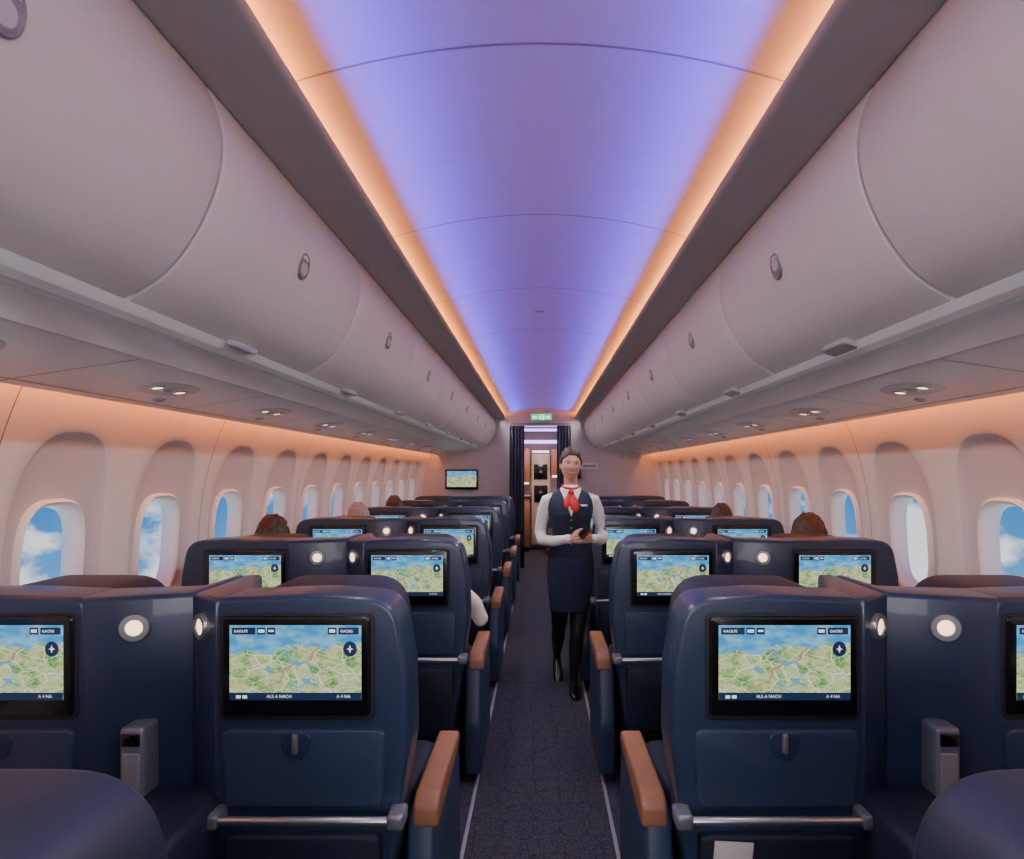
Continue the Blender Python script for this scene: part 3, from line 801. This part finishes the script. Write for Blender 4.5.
def shoe(c, pitch):
    v = []; f = []; N_ = 18
    rings = [(.075, .014, .018, .052), (.06, .028, .030, .048), (.02, .032, .034, .040), (-.04, .036, .026, .026), (-.10, .038, .020, .020), (-.135, .030, .016, .016), (-.155, .014, .010, .012)]
    for y, rx, rz, cz in rings:
        for i in range(N_):
            th = 2*PI*i/N_; v.append(Vector((rx*math.cos(th), y, max(.003, cz+rz*math.sin(th)))))
    m = len(rings)
    for j in range(m-1):
        for i in range(N_): f.append((j*N_+i, j*N_+(i+1) % N_, (j+1)*N_+(i+1) % N_, (j+1)*N_+i))
    f.append(tuple(range(N_))[::-1]); f.append(tuple((m-1)*N_+i for i in range(N_)))
    o = obj('shoe', mesh('shoe', v, f, SHOE), fa, c); o.rotation_euler = (pitch, 0, math.radians(3))
    h = obj('shoe_heel', tube('heel', [(0, .055, .04), (0, .058, .0)], [.020, .015], SHOE, 12, False), fa, c); h.rotation_euler = (pitch, 0, math.radians(3))
shoe((.022, -.045, 0), 0); shoe((-.084, .375, .046), math.radians(26))
BT = BVHTree.FromPolygons([tuple(v.co) for v in body.vertices], [tuple(p.vertices) for p in body.polygons])
def fb(x, z):
    h = BT.ray_cast(Vector((x, -1, z)), Vector((0, 1, 0))); return h[0].y if h[0] else -.1
obj('scarf_wrap', tube('wrap', [(.056*math.cos(a), .004+.056*math.sin(a), 1.440+.014*math.sin(a)) for a in [math.radians(-90+36*i) for i in range(11)]], [(.012, .016)]*11, RED, 12), fa)
obj('scarf_knot', mesh('knot', *ellipsoid_data((0, fb(0, 1.40)-.012, 1.402), (.022, .017, .020)), RED), fa)
def tail(name, pts, ws):
    v = []; f = []
    for ((x, z), w_) in zip(pts, ws):
        for k, dx in enumerate((-w_, -w_*.35, w_*.35, w_)):
            v.append(Vector((x+dx, fb(x+dx, z)-.010-(.006 if k in (1,) else 0), z-(.006 if k in (0, 3) else 0))))
    for j in range(len(pts)-1):
        for i in range(3): f.append((j*4+i, j*4+i+1, j*4+5+i, j*4+4+i))
    o = obj(name, mesh(name, v, f, RED, True, 80, False), fa); md = o.modifiers.new('s', 'SOLIDIFY'); md.thickness = .005
tail('scarf_tail_1', [(.004, 1.40), (.010, 1.37), (.020, 1.33), (.028, 1.295), (.030, 1.27)], [.014, .026, .034, .024, .004])
tail('scarf_tail_2', [(-.004, 1.40), (-.012, 1.375), (-.022, 1.345), (-.030, 1.32), (-.036, 1.30)], [.014, .024, .028, .018, .004])
obj('name_badge', rbox('badge', -.024, .024, -.004, .002, -.007, .007, .002, CHROME), fa, (.088, fb(.088, 1.315)-.004, 1.315))
for i in range(4):
    z = 1.215-.055*i
    obj('button', mesh('button', *ellipsoid_data((.0, fb(0, z)-.001, z), (.005, .003, .005), 10, 6), CHROME), fa)

# --- seated passengers
def seated_mesh(name, top, elbow_out=False, drop=0.0):
    D = drop
    torso = loft_data([(0, 0, .50, .165, .12), (0, -.005, .56, .175, .13), (0, 0, .66, .155, .12), (0, 0, .80, .175, .125), (0, .005, .90-D, .195, .115), (0, .01, .965-D, .175, .09), (0, .01, 1.0-D, .09, .07), (0, .01, 1.015-D, .055, .055)])
    neck = tube_data([(0, .008, .98-D), (0, .0, 1.07-D)], [.055, .052])
    ps = [(torso, top), (neck, SKIN2)]
    for sx in (-1, 1):
        if elbow_out and sx < 0:
            arm = [(sx*.165, .005, .94-D), (sx*.20, .0, .92-D), (sx*.26, -.06, .80), (sx*.300, -.10, .695), (sx*.295, -.20, .685), (sx*.26, -.33, .675)]
        else:
            arm = [(sx*.165, .005, .94-D), (sx*.20, .0, .92-D), (sx*.225, -.03, .80), (sx*.225, -.08, .69), (sx*.20, -.18, .67), (sx*.13, -.32, .665)]
        ps.append((tube_data(arm, [.052, .056, .050, .045, .040, .030], 16), top))
        ps.append((tube_data([(sx*.09, -.02, .585), (sx*.10, -.22, .60), (sx*.105, -.42, .595), (sx*.105, -.455, .56), (sx*.105, -.46, .40), (sx*.10, -.45, .22), (sx*.10, -.44, .09)], [.085, .080, .064, .060, .055, .048, .038], 16), TROUS))
        ps.append((tube_data([(sx*.10, -.42, .045), (sx*.10, -.52, .04), (sx*.105, -.60, .035)], [(.04, .038), (.042, .034), (.036, .026)], 14), SHOE))
    return remesh_parts(name, ps, .013, 3)
PB = {'knit': seated_mesh('p1', CLOTH1), 'shirt': seated_mesh('p2', SHIRT, True, .06)}
def passenger(x, row, kind, hairmat, style='m', hz=1.185, hs=1.02, dx=0, yaw=0):
    y = rows[row]+.53
    e = empty('passenger', (x, y, 0), (0, 0, PI))
    obj('body', PB[kind], e)
    put_head(e, (dx, -.01, hz), style, hairmat, SKIN2, hs, rot=(0, 0, yaw))
    for sx in (-1, 1):
        if kind == 'shirt' and sx < 0: w = (-.26, -.335, .675)
        else: w = (sx*.13, -.325, .665)
        hp = hand_parts(w, (-sx*.45 if w[0] != -.26 else .1, -1, -.03), (-sx*1, 0, .1), (0, 0, -1), .3, 1.)
        obj('hand', remesh_parts('hand', [(p, SKIN2) for p in hp], .0045, 1), e)
passenger(-1.47, 2, 'knit', HAIRD, hz=1.170, hs=1.10, dx=.03)
passenger(-1.42, 3, 'knit', HAIRG, hz=1.18, hs=1.05)
passenger(-1.46, 4, 'knit', HAIRB, hz=1.18, hs=1.05)
passenger(1.48, 2, 'knit', HAIRB, hz=1.170, hs=1.16, dx=-.03)
passenger(1.42, 3, 'knit', HAIRB, hz=1.175)
passenger(-.64, 2, 'shirt', HAIRD, hz=1.065)

# ---------------------------------------------------------------- lights
def area(name, loc, dirv, w, l, power, col, spread=180):
    d = bpy.data.lights.new(name, 'AREA'); d.shape = 'RECTANGLE'; d.size = w; d.size_y = l; d.energy = power; d.color = col; d.spread = math.radians(spread)
    o = bpy.data.objects.new(name, d); C.objects.link(o); o.location = loc
    z = -Vector(dirv).normalized(); y = Vector((0, 1, 0)); y = (y-z*y.dot(z)).normalized(); x = y.cross(z)
    o.rotation_euler = Matrix((x, y, z)).transposed().to_euler()
    return o
LEN = Y1-Y0-.1; YM = (Y0+Y1)/2
for s in (-1, 1):
    area('cove_lamp_warm', (s*.595, YM, 2.422), (-s*.75, 0, .65), .022, LEN, 48, (1., .27, .035))
    area('cove_lamp_blue', (s*.566, YM, 2.428), (-s*math.cos(math.radians(22)), 0, math.sin(math.radians(22))), .012, LEN, 34, (.035, .055, 1.), 28)
    area('sidewall_lamp', (s*1.635, YM, 1.862), (s*.42, 0, -1), .03, LEN, 36, (1., .24, .04))
    area('added_fill_strip', (s*.655, YM, 2.389), (-s*.707, 0, -.707), .05, LEN, 70, (1., .975, .98), 100)  # added neutral fill for bins and seats, spread kept out of camera view
o = area('added_aft_fill', (0, Y0+.25, 1.6), (0, 1, -.05), 2.6, 1.4, 80, (1., .96, .96))  # added soft fill from behind the camera, no real fixture there
o.rotation_euler = (math.radians(90), 0, 0)
area('galley_lamp', (0, 12.2, 2.28), (0, 0, -1), .4, .8, 28, (1., .74, .55))

# ---------------------------------------------------------------- sky
w = bpy.data.worlds.new('sky'); bpy.context.scene.world = w; w.use_nodes = True
nt = w.node_tree; bg = nt.nodes['Background']; N = nt.nodes.new; L = nt.links.new
tc = N('ShaderNodeTexCoord'); sp = N('ShaderNodeSeparateXYZ'); L(tc.outputs['Generated'], sp.inputs[0])
r = N('ShaderNodeValToRGB'); cr = r.color_ramp
ad = N('ShaderNodeMath'); ad.operation = 'MULTIPLY_ADD'; ad.inputs[1].default_value = 1.; ad.inputs[2].default_value = .5; L(sp.outputs[2], ad.inputs[0]); L(ad.outputs[0], r.inputs['Fac'])
cr.elements[0].position = .28; cr.elements[0].color = (.20, .45, .72, 1); cr.elements[1].position = .75; cr.elements[1].color = (.04, .15, .55, 1)
e_ = cr.elements.new(.46); e_.color = (.04, .24, .62, 1)
mp = N('ShaderNodeMapping'); mp.inputs['Scale'].default_value = (1, 1, 1.6); mp.inputs['Location'].default_value = (.35, .2, .1); L(tc.outputs['Generated'], mp.inputs[0])
n = N('ShaderNodeTexNoise'); n.inputs['Scale'].default_value = 9; n.inputs['Detail'].default_value = 7; n.inputs['Roughness'].default_value = .55; L(mp.outputs[0], n.inputs['Vector'])
sub = N('ShaderNodeMath'); sub.operation = 'MULTIPLY_ADD'; sub.inputs[1].default_value = -1.6; L(sp.outputs[2], sub.inputs[0]); L(n.outputs['Fac'], sub.inputs[2])
r2 = N('ShaderNodeValToRGB'); r2.color_ramp.elements[0].position = .62; r2.color_ramp.elements[1].position = .72; L(sub.outputs[0], r2.inputs['Fac'])
mx = N('ShaderNodeMix'); mx.data_type = 'RGBA'; L(r2.outputs['Color'], mx.inputs[0]); L(r.outputs['Color'], mx.inputs[6]); mx.inputs[7].default_value = (.95, .97, 1, 1)
L(mx.outputs[2], bg.inputs['Color']); bg.inputs['Strength'].default_value = 1.25

# ---------------------------------------------------------------- camera
cd = bpy.data.cameras.new('camera'); cam = bpy.data.objects.new('camera', cd); C.objects.link(cam)
cam.location = (0, 0, 1.545); cam.rotation_euler = (math.radians(90), 0, 0)
cd.sensor_width = 36; cd.lens = 24.0; cd.shift_x = -28/1024; cd.shift_y = 42.5/1024; cd.clip_start = .05
bpy.context.scene.camera = cam
